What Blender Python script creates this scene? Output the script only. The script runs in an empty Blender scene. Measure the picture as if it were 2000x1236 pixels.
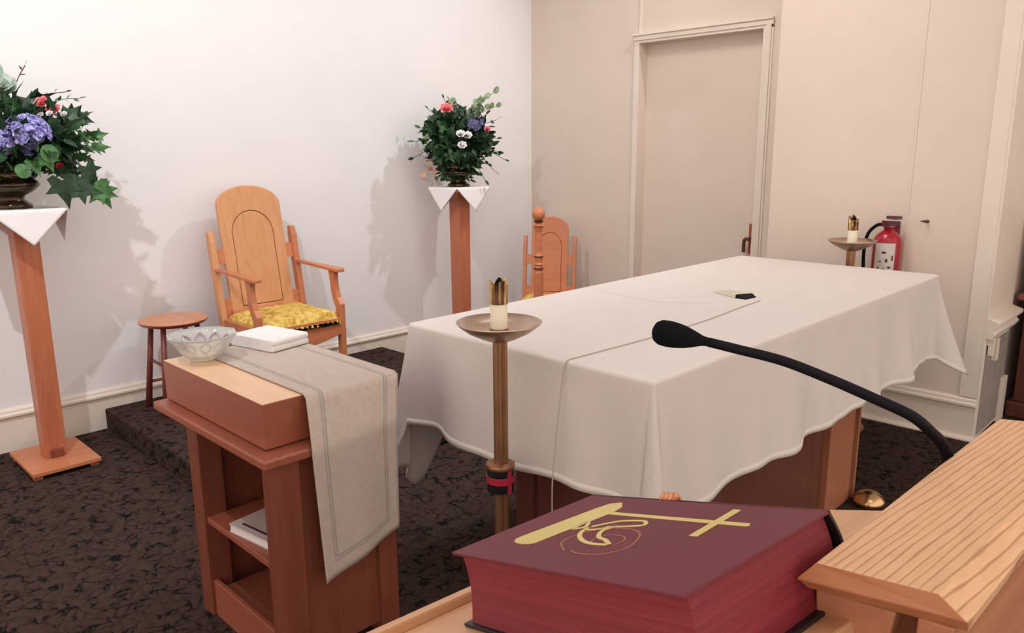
import bpy, bmesh, math, random
from mathutils import Vector, Matrix, Euler
R = math.radians
scene = bpy.context.scene
COL = scene.collection

# ---------------------------------------------------------------- camera
F, PITCH, AZ, ROLL, H = 1500.0, R(12.2), R(44.5), R(0.4), 1.65
fw = Vector((math.cos(AZ)*math.cos(PITCH), math.sin(AZ)*math.cos(PITCH), -math.sin(PITCH)))
rt = Vector((math.sin(AZ), -math.cos(AZ), 0)); up = rt.cross(fw)
rt2 = rt*math.cos(ROLL)-up*math.sin(ROLL); up2 = up*math.cos(ROLL)+rt*math.sin(ROLL)
cd = bpy.data.cameras.new('camera'); cam = bpy.data.objects.new('camera', cd); COL.objects.link(cam)
cam.matrix_world = Matrix(((rt2.x, up2.x, -fw.x, 0), (rt2.y, up2.y, -fw.y, 0), (rt2.z, up2.z, -fw.z, H), (0, 0, 0, 1)))
cd.sensor_width = 36; cd.lens = F*36/2000; cd.clip_start = 0.02; cd.clip_end = 60
scene.camera = cam

# ---------------------------------------------------------------- light
scene.view_settings.view_transform = 'Standard'; scene.view_settings.look = 'None'
scene.view_settings.gamma = 1; scene.view_settings.exposure = 0.19
w = bpy.data.worlds.new('world'); scene.world = w; w.use_nodes = True
w.node_tree.nodes['Background'].inputs[0].default_value = (1.0, 0.85, 0.735, 1)
w.node_tree.nodes['Background'].inputs[1].default_value = 1.30
def lamp(kind, name, loc, target, power, col, size=.1, size2=None, angle=None, blend=.6):
    d = bpy.data.lights.new(name, kind); d.energy = power; d.color = col
    if kind == 'AREA':
        d.size = size
        if size2: d.shape = 'RECTANGLE'; d.size_y = size2
    else: d.shadow_soft_size = size
    if kind == 'SPOT': d.spot_size = angle; d.spot_blend = blend
    o = bpy.data.objects.new(name, d); COL.objects.link(o); o.location = loc
    o.rotation_euler = (Vector(target)-Vector(loc)).to_track_quat('-Z', 'Y').to_euler()
    return o
lamp('SPOT', 'spot_light', (-0.05, 2.55, 4.1), (1.5, 4.9, 1.3), 215, (.97, .99, 1.04), .035, angle=R(100), blend=.9)
lamp('SPOT', 'spot_light', (4.85, 2.55, 4.1), (3.2, 4.9, 1.2), 125, (.97, .98, 1.02), .035, angle=R(100), blend=.9)
lamp('SPOT', 'spot_light', (3.3, 2.2, 4.1), (5.2, 2.8, 1.2), 80, (1, .88, .76), .35, angle=R(110), blend=1)  # soft warm fill spot, added to brighten the door wall
lamp('AREA', 'ceiling_fill_light', (2.4, 2.3, 4.2), (2.4, 2.3, 0), 36, (.98, .98, 1), 2.6, 1.6)  # added overhead fill for the room, not a real fixture
lamp('AREA', 'ceiling_fill_light', (0.9, -0.6, 4.2), (0.9, -0.2, 0), 14, (1, .95, .92), 1.4, 1.0)  # weaker added fill above the near end, likewise no fixture

# ---------------------------------------------------------------- materials
def mat(name, col, rough=.5, metal=0.0, spec=.5, **kw):
    m = bpy.data.materials.new(name); m.use_nodes = True
    b = m.node_tree.nodes['Principled BSDF']
    b.inputs['Base Color'].default_value = (*col, 1); b.inputs['Roughness'].default_value = rough
    b.inputs['Metallic'].default_value = metal; b.inputs['Specular IOR Level'].default_value = spec
    for k, v in kw.items(): b.inputs[k.replace('_', ' ')].default_value = v
    return m
class NT:
    def __init__(s, m): s.m = m; s.t = m.node_tree; s.b = s.t.nodes['Principled BSDF']
    def n(s, typ, **kw):
        x = s.t.nodes.new(typ)
        for k, v in kw.items():
            if k.startswith('i_'): x.inputs[k[2:].replace('_', ' ')].default_value = v
            else: setattr(x, k, v)
        return x
    def l(s, a, b): s.t.links.new(a, b)
def ramp(nt, fac, stops):
    r = nt.n('ShaderNodeValToRGB'); e = r.color_ramp.elements
    while len(e) < len(stops): e.new(.5)
    for k, (p, c) in enumerate(stops): e[k].position = p; e[k].color = (*c, 1)
    nt.l(fac, r.inputs[0]); return r
def noise_mat(name, c1, c2, scale=8, rough=.6, bump=0, bscale=60, stretch=(1, 1, 1), spec=.4, metal=0, lo=.35, hi=.65):
    m = mat(name, c1, rough, metal, spec); nt = NT(m)
    tc = nt.n('ShaderNodeTexCoord'); mp = nt.n('ShaderNodeMapping'); mp.inputs['Scale'].default_value = stretch
    nt.l(tc.outputs['Object'], mp.inputs['Vector'])
    no = nt.n('ShaderNodeTexNoise', i_Scale=scale, i_Detail=4.0); nt.l(mp.outputs[0], no.inputs['Vector'])
    r = ramp(nt, no.outputs['Fac'], [(lo, c1), (hi, c2)]); nt.l(r.outputs[0], nt.b.inputs['Base Color'])
    if bump:
        n2 = nt.n('ShaderNodeTexNoise', i_Scale=bscale, i_Detail=3.0); nt.l(mp.outputs[0], n2.inputs['Vector'])
        bp = nt.n('ShaderNodeBump', i_Strength=bump, i_Distance=.004); nt.l(n2.outputs['Fac'], bp.inputs['Height']); nt.l(bp.outputs[0], nt.b.inputs['Normal'])
    return m
def wood(name, base, dark, axis=2, scale=26, amt=.5, rough=.38, fine=True, spec=.45, dist=2.2):
    """lengthwise grain along the given local axis"""
    m = mat(name, base, rough, 0, spec); nt = NT(m)
    tc = nt.n('ShaderNodeTexCoord'); mp = nt.n('ShaderNodeMapping')
    st = [1, 1, 1]; st[axis] = .07; mp.inputs['Scale'].default_value = st
    mp.inputs['Location'].default_value = (.31, .17, .05)
    nt.l(tc.outputs['Object'], mp.inputs['Vector'])
    n1 = nt.n('ShaderNodeTexNoise', i_Scale=scale, i_Detail=5.0, i_Roughness=.55, i_Distortion=dist); nt.l(mp.outputs[0], n1.inputs['Vector'])
    n2 = nt.n('ShaderNodeTexNoise', i_Scale=scale*7, i_Detail=2.0); nt.l(mp.outputs[0], n2.inputs['Vector'])
    mx = nt.n('ShaderNodeMath', operation='MULTIPLY_ADD'); nt.l(n2.outputs['Fac'], mx.inputs[0]); mx.inputs[1].default_value = .3
    nt.l(n1.outputs['Fac'], mx.inputs[2])
    mid = tuple(b*(1-amt*.5)+d*amt*.5 for b, d in zip(base, dark)); dk = tuple(b*(1-amt)+d*amt for b, d in zip(base, dark))
    r = ramp(nt, mx.outputs[0], [(.45, dk), (.62, mid), (.82, base)]); nt.l(r.outputs[0], nt.b.inputs['Base Color'])
    bp = nt.n('ShaderNodeBump', i_Strength=.12, i_Distance=.001); nt.l(mx.outputs[0], bp.inputs['Height']); nt.l(bp.outputs[0], nt.b.inputs['Normal'])
    return m
def oak(name, base, line, axis=0):
    """pale oak with thin dark growth lines"""
    m = mat(name, base, .45, 0, .4); nt = NT(m)
    tc = nt.n('ShaderNodeTexCoord'); mp = nt.n('ShaderNodeMapping')
    st = [1, 1, 1]; st[axis] = .10; st[2] = .6; mp.inputs['Scale'].default_value = st
    nt.l(tc.outputs['Object'], mp.inputs['Vector'])
    wv = nt.n('ShaderNodeTexWave', i_Scale=34.0, i_Distortion=4.5, i_Detail=3.0, i_Detail_Scale=1.3, i_Detail_Roughness=.55); wv.wave_type = 'BANDS'; wv.bands_direction = 'Y'
    nt.l(mp.outputs[0], wv.inputs['Vector'])
    no = nt.n('ShaderNodeTexNoise', i_Scale=240.0, i_Detail=2.0); nt.l(mp.outputs[0], no.inputs['Vector'])
    r = ramp(nt, wv.outputs['Fac'], [(.0, line), (.09, tuple(.72*b+.28*l for b, l in zip(base, line))), (.22, base)])
    r2 = ramp(nt, no.outputs['Fac'], [(.35, (.86, .84, .82)), (.6, (1, 1, 1))])
    mx = nt.n('ShaderNodeMixRGB', blend_type='MULTIPLY', i_Fac=.6); nt.l(r.outputs[0], mx.inputs[1]); nt.l(r2.outputs[0], mx.inputs[2])
    nt.l(mx.outputs[0], nt.b.inputs['Base Color'])
    bp = nt.n('ShaderNodeBump', i_Strength=.25, i_Distance=.001); nt.l(wv.outputs['Fac'], bp.inputs['Height']); nt.l(bp.outputs[0], nt.b.inputs['Normal'])
    return m
def carpet_mat():
    m = mat('carpet', (.05, .03, .025), .95, 0, .1); nt = NT(m)
    tc = nt.n('ShaderNodeTexCoord')
    dn = nt.n('ShaderNodeTexNoise', i_Scale=9.0, i_Detail=3.0); nt.l(tc.outputs['Object'], dn.inputs['Vector'])
    sb = nt.n('ShaderNodeVectorMath', operation='SUBTRACT'); nt.l(dn.outputs['Color'], sb.inputs[0]); sb.inputs[1].default_value = (.5, .5, .5)
    sc = nt.n('ShaderNodeVectorMath', operation='SCALE'); sc.inputs['Scale'].default_value = .17; nt.l(sb.outputs[0], sc.inputs[0])
    ad = nt.n('ShaderNodeVectorMath', operation='ADD'); nt.l(tc.outputs['Object'], ad.inputs[0]); nt.l(sc.outputs[0], ad.inputs[1])
    vo = nt.n('ShaderNodeTexVoronoi', i_Scale=19.0); vo.feature = 'DISTANCE_TO_EDGE'; nt.l(ad.outputs[0], vo.inputs['Vector'])
    gap = nt.n('ShaderNodeTexNoise', i_Scale=16.0, i_Detail=2.0); nt.l(tc.outputs['Object'], gap.inputs['Vector'])
    th = nt.n('ShaderNodeMath', operation='MULTIPLY_ADD'); nt.l(gap.outputs['Fac'], th.inputs[0]); th.inputs[1].default_value = .50; th.inputs[2].default_value = -.20
    ad2 = nt.n('ShaderNodeMath', operation='ADD'); nt.l(vo.outputs['Distance'], ad2.inputs[0]); nt.l(th.outputs[0], ad2.inputs[1])
    r = ramp(nt, ad2.outputs[0], [(.035, (.004, .005, .007)), (.075, (.036, .022, .018)), (.20, (.060, .036, .029))])
    pile = nt.n('ShaderNodeTexNoise', i_Scale=300.0, i_Detail=2.0); nt.l(tc.outputs['Object'], pile.inputs['Vector'])
    r2 = ramp(nt, pile.outputs['Fac'], [(.3, (.65, .65, .65)), (.7, (1.2, 1.2, 1.2))])
    mx = nt.n('ShaderNodeMixRGB', blend_type='MULTIPLY', i_Fac=1.0); nt.l(r.outputs[0], mx.inputs[1]); nt.l(r2.outputs[0], mx.inputs[2])
    nt.l(mx.outputs[0], nt.b.inputs['Base Color'])
    hs = nt.n('ShaderNodeMath', operation='MULTIPLY_ADD'); nt.l(pile.outputs['Fac'], hs.inputs[0]); hs.inputs[1].default_value = .12; nt.l(ad2.outputs[0], hs.inputs[2])
    bp = nt.n('ShaderNodeBump', i_Strength=.7, i_Distance=.012); nt.l(hs.outputs[0], bp.inputs['Height']); nt.l(bp.outputs[0], nt.b.inputs['Normal'])
    return m
def cloth_mat(name, col, weave=900, rough=.85, bump=.12):
    m = noise_mat(name, tuple(c*.97 for c in col), col, 7, rough, bump, weave, spec=.2)
    m.node_tree.nodes['Principled BSDF'].inputs['Sheen Weight'].default_value = .1
    return m
def runner_mat():
    m = mat('runner_linen', (.55, .46, .40), .9, 0, .15); nt = NT(m)
    uv = nt.n('ShaderNodeUVMap'); sp = nt.n('ShaderNodeSeparateXYZ'); nt.l(uv.outputs[0], sp.inputs[0])
    # distance from the three hemmed edges, in metres (u across 0..W, v along, 0 at the hanging hem)
    a = nt.n('ShaderNodeMath', operation='SUBTRACT'); a.inputs[0].default_value = .35; nt.l(sp.outputs[0], a.inputs[1])
    mn = nt.n('ShaderNodeMath', operation='MINIMUM'); nt.l(sp.outputs[0], mn.inputs[0]); nt.l(a.outputs[0], mn.inputs[1])
    mn2 = nt.n('ShaderNodeMath', operation='MINIMUM'); nt.l(mn.outputs[0], mn2.inputs[0]); nt.l(sp.outputs[1], mn2.inputs[1])
    lin, blu = (.53, .45, .40), (.28, .265, .265)
    r = ramp(nt, mn2.outputs[0], [(0, lin), (.046, lin), (.0475, blu), (.050, blu), (.0515, lin), (.057, lin), (.0585, blu), (.061, blu), (.0625, lin)])
    tc = nt.n('ShaderNodeTexCoord'); no = nt.n('ShaderNodeTexNoise', i_Scale=60.0, i_Detail=6.0); nt.l(tc.outputs['Object'], no.inputs['Vector'])
    r2 = ramp(nt, no.outputs['Fac'], [(.3, (.88, .87, .86)), (.7, (1, 1, 1))])
    mx = nt.n('ShaderNodeMixRGB', blend_type='MULTIPLY', i_Fac=1.0); nt.l(r.outputs[0], mx.inputs[1]); nt.l(r2.outputs[0], mx.inputs[2])
    nt.l(mx.outputs[0], nt.b.inputs['Base Color'])
    n3 = nt.n('ShaderNodeTexNoise', i_Scale=900.0); nt.l(tc.outputs['Object'], n3.inputs['Vector'])
    bp = nt.n('ShaderNodeBump', i_Strength=.15, i_Distance=.002); nt.l(n3.outputs['Fac'], bp.inputs['Height']); nt.l(bp.outputs[0], nt.b.inputs['Normal'])
    return m

M = {}
M['wall'] = noise_mat('wall_paint', (.80, .79, .795), (.82, .81, .815), 3, .75, .05, 240, spec=.25)
M['wall_dim'] = noise_mat('wall_paint_dim', (.71, .61, .535), (.73, .63, .555), 3, .7, .05, 240, spec=.25)  # darker beige paints in the missing spot light on these walls
M['trim'] = noise_mat('trim_paint', (.76, .68, .60), (.79, .71, .63), 5, .45, .03, 200, spec=.35)
M['ceiling'] = noise_mat('ceiling_paint', (.85, .83, .80), (.87, .85, .82), 4, .9)
M['carpet'] = carpet_mat()
M['wood_orange'] = wood('cherry_wood', (.52, .17, .082), (.34, .085, .04), 2, 16, .55)
M['wood_orange_x'] = wood('cherry_wood_cross', (.54, .20, .095), (.40, .12, .05), 0, 16, .55)
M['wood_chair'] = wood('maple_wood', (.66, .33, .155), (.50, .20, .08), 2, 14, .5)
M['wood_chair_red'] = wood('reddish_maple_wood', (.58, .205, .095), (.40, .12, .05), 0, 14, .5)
M['wood_red'] = wood('red_oak_wood', (.22, .064, .038), (.14, .038, .024), 2, 14, .6)
M['wood_red_x'] = wood('red_oak_wood_cross', (.29, .09, .052), (.19, .05, .032), 0, 14, .6)
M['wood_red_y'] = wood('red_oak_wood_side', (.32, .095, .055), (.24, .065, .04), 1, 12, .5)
M['wood_top_lit'] = wood('satin_red_oak_lit_top', (.76, .50, .31), (.66, .39, .22), 1, 10, .35, rough=.3)  # same oak as the cabinet, paled to paint in light on its top
M['wood_stool'] = wood('stool_mahogany', (.20, .04, .035), (.10, .02, .02), 2, 14, .5)
M['wood_stool_top'] = wood('stool_seat_wood', (.60, .27, .15), (.46, .18, .09), 0, 12, .4)
M['wood_dark'] = wood('dark_walnut', (.12, .035, .022), (.05, .015, .01), 2, 10, .6)
M['wood_altar'] = wood('altar_wood', (.42, .17, .095), (.28, .10, .05), 2, 12, .5)
M['wood_altar_dark'] = wood('altar_panel_wood', (.16, .055, .04), (.09, .03, .02), 2, 12, .5)
M['oak'] = oak('oak_plank', (.72, .43, .245), (.45, .23, .12))
M['oak_end'] = wood('oak_end_grain', (.52, .215, .105), (.36, .12, .055), 1, 34, .6)
M['oak_desk'] = wood('oak_desk', (.66, .37, .20), (.48, .24, .12), 0, 14, .5)
M['oak_panel'] = wood('oak_front_panel', (.50, .22, .12), (.34, .13, .07), 0, 14, .5)
M['cloth'] = cloth_mat('white_tablecloth', (.70, .645, .62))
M['cloth_white'] = cloth_mat('white_cotton', (.84, .81, .82))
M['terry'] = noise_mat('white_terry', (.80, .775, .77), (.86, .835, .83), 30, .95, .6, 500, spec=.1)
M['runner'] = runner_mat()
M['gold_cloth'] = noise_mat('gold_cushion_velvet', (.50, .28, .05), (.82, .62, .17), 34, .8, .8, 90, spec=.2)
M['crimson'] = mat('book_cover_cloth', (.150, .028, .042), .55, 0, .25)
M['pages'] = noise_mat('red_page_edges', (.20, .018, .030), (.26, .027, .042), 3, .45, .4, 40, (.3, .3, 45), spec=.4)
M['pages_s'] = M['pages']
M['black'] = mat('black_leather', (.012, .010, .012), .45)
M['gold'] = mat('gold_foil', (.74, .62, .22), .35, .35)
M['faint_gold'] = mat('faint_gold_foil', (.30, .11, .055), .5, .1)
M['brass'] = mat('brass', (.62, .40, .20), .25, 1)
M['bronze'] = noise_mat('brown_brass', (.30, .155, .085), (.38, .20, .11), 20, .35, metal=.75)
M['dish'] = noise_mat('brushed_brass_dish', (.50, .36, .27), (.56, .41, .31), 12, .30, metal=.8)
M['wax'] = mat('ivory_wax', (.86, .82, .68), .45, 0, .5, Subsurface_Weight=.2)
M['band_black'] = mat('black_enamel', (.006, .008, .010), .3)
M['band_red'] = mat('red_enamel', (.38, .02, .05), .3)
M['mic'] = mat('black_foam', (.006, .006, .008), .95, 0, .1)
M['mic_metal'] = mat('black_rubber_tube', (.004, .004, .008), .6, 0, .15)
M['leaf_dark'] = noise_mat('dark_leaf', (.008, .030, .012), (.022, .070, .026), 30, .4, spec=.4)
M['leaf_mid'] = noise_mat('mid_leaf', (.035, .12, .035), (.09, .22, .07), 30, .45, spec=.4)
M['leaf_pale'] = noise_mat('pale_leaf', (.20, .30, .16), (.36, .46, .30), 30, .6)
M['leaf_grey'] = noise_mat('grey_green_leaf', (.36, .46, .38), (.52, .60, .52), 30, .7)
M['leaf_peach'] = noise_mat('peach_leaf', (.62, .30, .18), (.75, .42, .28), 30, .6)
M['stem'] = mat('stem_green', (.05, .06, .025), .6)
M['violet'] = noise_mat('violet_petals', (.10, .085, .34), (.46, .44, .78), 70, .7, lo=.4, hi=.6)
M['violet_dark'] = noise_mat('dusky_violet_petals', (.06, .055, .14), (.16, .15, .30), 70, .7)
M['pink'] = noise_mat('pink_petals', (.75, .13, .16), (.85, .32, .34), 50, .6)
M['red_petal'] = mat('red_petals', (.6, .03, .03), .5)
M['white_petal'] = mat('white_petals', (.85, .82, .84), .6)
M['yellow_petal'] = mat('yellow_petals', (.75, .58, .08), .6)
M['urn'] = noise_mat('dark_bronze_urn', (.05, .036, .022), (.11, .08, .045), 14, .22, metal=.85)
M['ext_red'] = mat('red_enamel_tank', (.36, .012, .028), .22)
M['chrome'] = mat('chrome', (.7, .7, .75), .2, 1)
M['label'] = mat('paper_label', (.62, .58, .55), .6)
M['ink'] = mat('dark_print', (.06, .015, .03), .6)
M['paper'] = mat('white_paper', (.72, .68, .68), .6)
M['grey_cover'] = noise_mat('pale_grey_book_cover', (.52, .43, .41), (.56, .47, .45), 8, .6)
M['grey_panel'] = noise_mat('grey_panel_paint', (.30, .26, .235), (.36, .31, .28), 9, .7)
M['cord'] = mat('beige_cord', (.50, .42, .38), .6)
M['cream'] = mat('cream_plastic', (.62, .56, .45), .5)
g = mat('pressed_glass', (.93, .94, .91), .12, 0, .6); gb = g.node_tree.nodes['Principled BSDF']
gb.inputs['Transmission Weight'].default_value = .65; gb.inputs['IOR'].default_value = 1.30
M['glass'] = g

# ---------------------------------------------------------------- helpers
def link(o, parent=None):
    COL.objects.link(o)
    if parent: o.parent = parent
    return o
def obj(name, bm, m, parent=None, bev=0, smooth=False, seg=2, sub=0, solid=0):
    me = bpy.data.meshes.new(name)
    bmesh.ops.recalc_face_normals(bm, faces=bm.faces)
    bm.to_mesh(me); bm.free()
    ms = m if isinstance(m, (list, tuple)) else [m]
    for x in ms: me.materials.append(x)
    if smooth:
        for p in me.polygons: p.use_smooth = True
    o = bpy.data.objects.new(name, me); link(o, parent)
    if solid:
        s = o.modifiers.new('thickness', 'SOLIDIFY'); s.thickness = solid; s.offset = 0
    if bev:
        b = o.modifiers.new('bevel', 'BEVEL'); b.width = bev; b.segments = seg; b.limit_method = 'ANGLE'; b.angle_limit = R(35)
    if sub:
        s = o.modifiers.new('subdivision', 'SUBSURF'); s.levels = sub; s.render_levels = sub
    return o
def tag(o, label, cat, group=None):
    o['label'] = label; o['category'] = cat
    if group: o['group'] = group
    return o
def thing(name, label, cat, loc=(0, 0, 0), rotz=0, group=None):
    o = bpy.data.objects.new(name, None); o.empty_display_size = .05; COL.objects.link(o)
    o.location = loc; o.rotation_euler = (0, 0, rotz)
    return tag(o, label, cat, group)
def struct(name, bm, m, bev=0, parent=None):
    o = obj(name, bm, m, parent, bev); o['kind'] = 'structure'; return o
def NB(): return bmesh.new()
def box(bm, x0, x1, y0, y1, z0, z1, mi=0):
    v = [bm.verts.new((x, y, z)) for z in (z0, z1) for x, y in ((x0, y0), (x1, y0), (x1, y1), (x0, y1))]
    fs = [bm.faces.new([v[i] for i in q]) for q in ((3, 2, 1, 0), (4, 5, 6, 7), (0, 1, 5, 4), (1, 2, 6, 5), (2, 3, 7, 6), (3, 0, 4, 7))]
    for f in fs: f.material_index = mi
    return v
def hexa(bm, pts, mi=0):
    """eight corners: bottom ring 4, top ring 4"""
    v = [bm.verts.new(p) for p in pts]
    for q in ((3, 2, 1, 0), (4, 5, 6, 7), (0, 1, 5, 4), (1, 2, 6, 5), (2, 3, 7, 6), (3, 0, 4, 7)):
        bm.faces.new([v[i] for i in q]).material_index = mi
    return v
def prism(bm, poly, place, depth):
    """extrude a 2-D outline: place(a, b, d) -> point, d = 0 and depth"""
    a = [bm.verts.new(place(x, y, 0)) for x, y in poly]; b = [bm.verts.new(place(x, y, depth)) for x, y in poly]
    bm.faces.new(a[::-1]); bm.faces.new(b)
    n = len(poly)
    for i in range(n): bm.faces.new((a[i], a[(i+1) % n], b[(i+1) % n], b[i]))
def ring_prism(bm, outer, inner, place, depth):
    n = len(outer)
    L = [[bm.verts.new(place(x, y, d)) for x, y in pl] for pl in (outer, inner) for d in (0, depth)]
    o0, o1, i0, i1 = L
    for k in range(n):
        j = (k+1) % n
        bm.faces.new((o0[k], o0[j], o1[j], o1[k])); bm.faces.new((i0[k], i0[j], i1[j], i1[k]))
        bm.faces.new((o0[k], o0[j], i0[j], i0[k])); bm.faces.new((o1[k], o1[j], i1[j], i1[k]))
def lathe(bm, prof, seg=32, c=(0, 0, 0), wave=None, ax=None):
    rings = []
    for r, z in prof:
        if r < 1e-5:
            rings.append([bm.verts.new((c[0], c[1], c[2]+z))]); continue
        ring = []
        for i in range(seg):
            a = 2*math.pi*i/seg; rr = r*(wave(a, z) if wave else 1)
            ring.append(bm.verts.new((c[0]+rr*math.cos(a), c[1]+rr*math.sin(a), c[2]+z)))
        rings.append(ring)
    for A, B in zip(rings, rings[1:]):
        if len(A) == 1 and len(B) == 1: continue
        for i in range(seg):
            j = (i+1) % seg
            if len(A) == 1: bm.faces.new((A[0], B[i], B[j]))
            elif len(B) == 1: bm.faces.new((A[i], A[j], B[0]))
            else: bm.faces.new((A[i], A[j], B[j], B[i]))
def tube(bm, pts, rad, seg=8, cap=True):
    pts = [Vector(p) for p in pts]; n = len(pts); rings = []
    rads = rad if isinstance(rad, (list, tuple)) else [rad]*n
    prev = None
    for i, p in enumerate(pts):
        t = (pts[min(i+1, n-1)]-pts[max(i-1, 0)]).normalized()
        if prev is None:
            q = t.orthogonal().normalized()
        else:
            q = (prev-t*prev.dot(t)); q = q.normalized() if q.length > 1e-6 else t.orthogonal().normalized()
        prev = q; b = t.cross(q)
        rings.append([bm.verts.new(p+(q*math.cos(2*math.pi*k/seg)+b*math.sin(2*math.pi*k/seg))*rads[i]) for k in range(seg)])
    for A, B in zip(rings, rings[1:]):
        for k in range(seg): bm.faces.new((A[k], A[(k+1) % seg], B[(k+1) % seg], B[k]))
    if cap: bm.faces.new(rings[0][::-1]); bm.faces.new(rings[-1])
def smoothpath(pts, n=8):
    pts = [Vector(p) for p in pts]; out = []
    P = [pts[0]*2-pts[1]]+pts+[pts[-1]*2-pts[-2]]
    for i in range(1, len(P)-2):
        for k in range(n):
            t = k/n; a, b, c, d = P[i-1], P[i], P[i+1], P[i+2]
            out.append(.5*((2*b)+(c-a)*t+(2*a-5*b+4*c-d)*t*t+(3*b-a-3*c+d)*t**3))
    out.append(pts[-1]); return out
def extr_profile(bm, prof, p0, p1, out):
    """profile (offset outwards, z) swept straight from p0 to p1 (xy)"""
    A = [bm.verts.new((p0[0]+out[0]*o, p0[1]+out[1]*o, z)) for o, z in prof]
    B = [bm.verts.new((p1[0]+out[0]*o, p1[1]+out[1]*o, z)) for o, z in prof]
    n = len(prof); bm.faces.new(A[::-1]); bm.faces.new(B)
    for i in range(n): bm.faces.new((A[i], A[(i+1) % n], B[(i+1) % n], B[i]))

# ---------------------------------------------------------------- the setting
YW, XB, XR, YJ, YE = 4.922, 5.28, 4.833, 2.36, 1.045
CH = 4.25
bm = NB(); box(bm, -3, 9, -3, YW+.2, -.1, 0); struct('floor', bm, M['carpet'])
bm = NB(); box(bm, -3, 9, -3, YW+.2, CH, CH+.1); struct('ceiling', bm, M['ceiling'])
bm = NB(); box(bm, -3, XB+.2, YW, YW+.15, 0, CH); struct('wall_left', bm, M['wall'])
# back wall with the door recess
DY0, DY1, DZ = 2.70, 3.748, 2.47
bm = NB()
box(bm, XB, XB+.13, DY1, YW, 0, CH); box(bm, XB, XB+.13, YJ-.3, DY0, 0, CH); box(bm, XB, XB+.13, DY0, DY1, DZ, CH)
struct('wall_back', bm, M['wall_dim'])
bm = NB(); box(bm, XR, XB, YE, YJ, 0, CH); struct('wall_right', bm, M['wall_dim'])
bm = NB(); box(bm, XB+.11, XB+.15, DY0-.02, DY1+.02, 0, DZ+.02)
door = struct('door_1', bm, M['wall_dim'])
# door casing: head and right-hand jamb mouldings, thin battens above
bm = NB()
for a, b, d in ((0, .022, .014), (.022, .06, .022), (.06, .075, .012)):
    box(bm, XB-d, XB, DY0-b, DY0-a, 0, DZ+a+.0)
for a, b, d in ((0, .02, .012), (.02, .055, .022), (.055, .07, .034)):
    box(bm, XB-d, XB, DY0-.075, DY1+.05, DZ+a, DZ+b)
box(bm, XB-.014, XB, DY1, DY1+.045, 0, DZ)
struct('trim_1', bm, M['trim'], .002)
bm = NB(); box(bm, XB-.008, XB, DY1-.012, DY1+.004, DZ+.07, CH); box(bm, XB-.008, XB, DY0-.165, DY0-.15, 0, CH)
struct('trim_2', bm, M['trim'])
bm = NB(); box(bm, XR-.004, XR, 1.50, 1.512, .25, CH)
struct('trim_3', bm, M['wall_dim'])
# door handle
h = thing('door_handle', 'small copper handle plate with a dark lever on the beige door', 'door handle', (XB+.11, 2.755, .95))
bm = NB(); box(bm, -.012, 0, -.025, .025, -.08, .15); obj('plate', bm, mat('copper_plate', (.42, .13, .07), .4, .5), h, .003)
bm = NB(); tube(bm, [(-.01, 0, .04), (-.06, 0, .04)], .012, 10); tube(bm, smoothpath([(-.06, -.01, .04), (-.062, .03, .03), (-.06, .035, -.06)], 5), .013, 10)
obj('lever', bm, M['wood_dark'], h, smooth=True)
# baseboards
PB = [(0, 0), (.018, 0), (.018, .193), (.024, .195), (.034, .203), (.034, .215), (.02, .222), (.018, .236), (.010, .245), (0, .245)]
bm = NB(); extr_profile(bm, PB, (-3, YW), (XB, YW), (0, -1)); struct('baseboard_left', bm, M['trim'])
bm = NB(); extr_profile(bm, PB, (XB, YW-.034), (XB, DY1+.045), (-1, 0)); struct('baseboard_back', bm, M['trim'])
bm = NB(); extr_profile(bm, PB, (XR, YJ), (XR, YE-.01), (-1, 0))
extr_profile(bm, [(0, 0), (.05, 0), (.05, .008), (.035, .02), (.018, .022), (0, .022)], (XR, YJ), (XR, YE-.02), (-1, 0))
struct('baseboard_right', bm, M['trim'])
# carpeted platform along the left wall
PX0, PX1, PY0, PZ = 1.44, 3.51, 3.2, .128
bm = NB(); box(bm, PX0, PX1, PY0, YW-.018, 0, PZ); struct('floor_platform', bm, M['carpet'], .008)
# passage at the right end of the wall: cased opening with a low recessed panel
bm = NB()
box(bm, XR-.012, XR+.0, YE, YE+.085, .25, CH); box(bm, XR-.012, XR+.54, YE-.014, YE, .0, CH)
struct('trim_4', bm, M['trim'], .002)
bm = NB()
box(bm, XR+.03, XR+.50, YE-.022, YE-.014, .03, .56)
struct('trim_5', bm, M['grey_panel'])
bm = NB()
extr_profile(bm, [(0, .60), (.03, .60), (.045, .63), (.03, .65), (.06, .68), (.06, .70), (.03, .71), (0, .72)], (XR-.01, YE-.014), (XR+.54, YE-.014), (0, -1))
box(bm, XR+.03, XR+.06, YE-.05, YE-.014, .50, .60); box(bm, XR+.14, XR+.19, YE-.045, YE-.014, .45, .58)
box(bm, XR+.44, XR+.54, YE-.04, YE-.014, .0, .28)
struct('trim_6', bm, M['trim'], .003)
bm = NB(); box(bm, XB+.13, 9, YE+.01, YE+.2, 0, CH); box(bm, 8.8, 9, -3, YE+.01, 0, CH); struct('wall_far', bm, M['wall_dim'])

# ---------------------------------------------------------------- far cabinet in the passage
t = thing('organ_case', 'dark reddish-brown wooden case with a moulded ledge, at the right edge beyond the wall end', 'cabinet', (5.72, .60, 0))
bm = NB(); box(bm, -.26, .5, -.40, .38, .10, .74); obj('body', bm, M['wood_dark'], t, .006)
bm = NB(); box(bm, -.29, .53, -.44, .41, 0, .10); obj('plinth', bm, M['wood_dark'], t, .01)
bm = NB(); box(bm, -.31, .52, -.44, .42, .74, .78); obj('ledge', bm, M['wood_red_x'], t, .012)
bm = NB(); box(bm, -.22, .5, -.38, .35, .78, 1.24); obj('upper_case', bm, M['wood_red'], t, .006)

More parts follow.
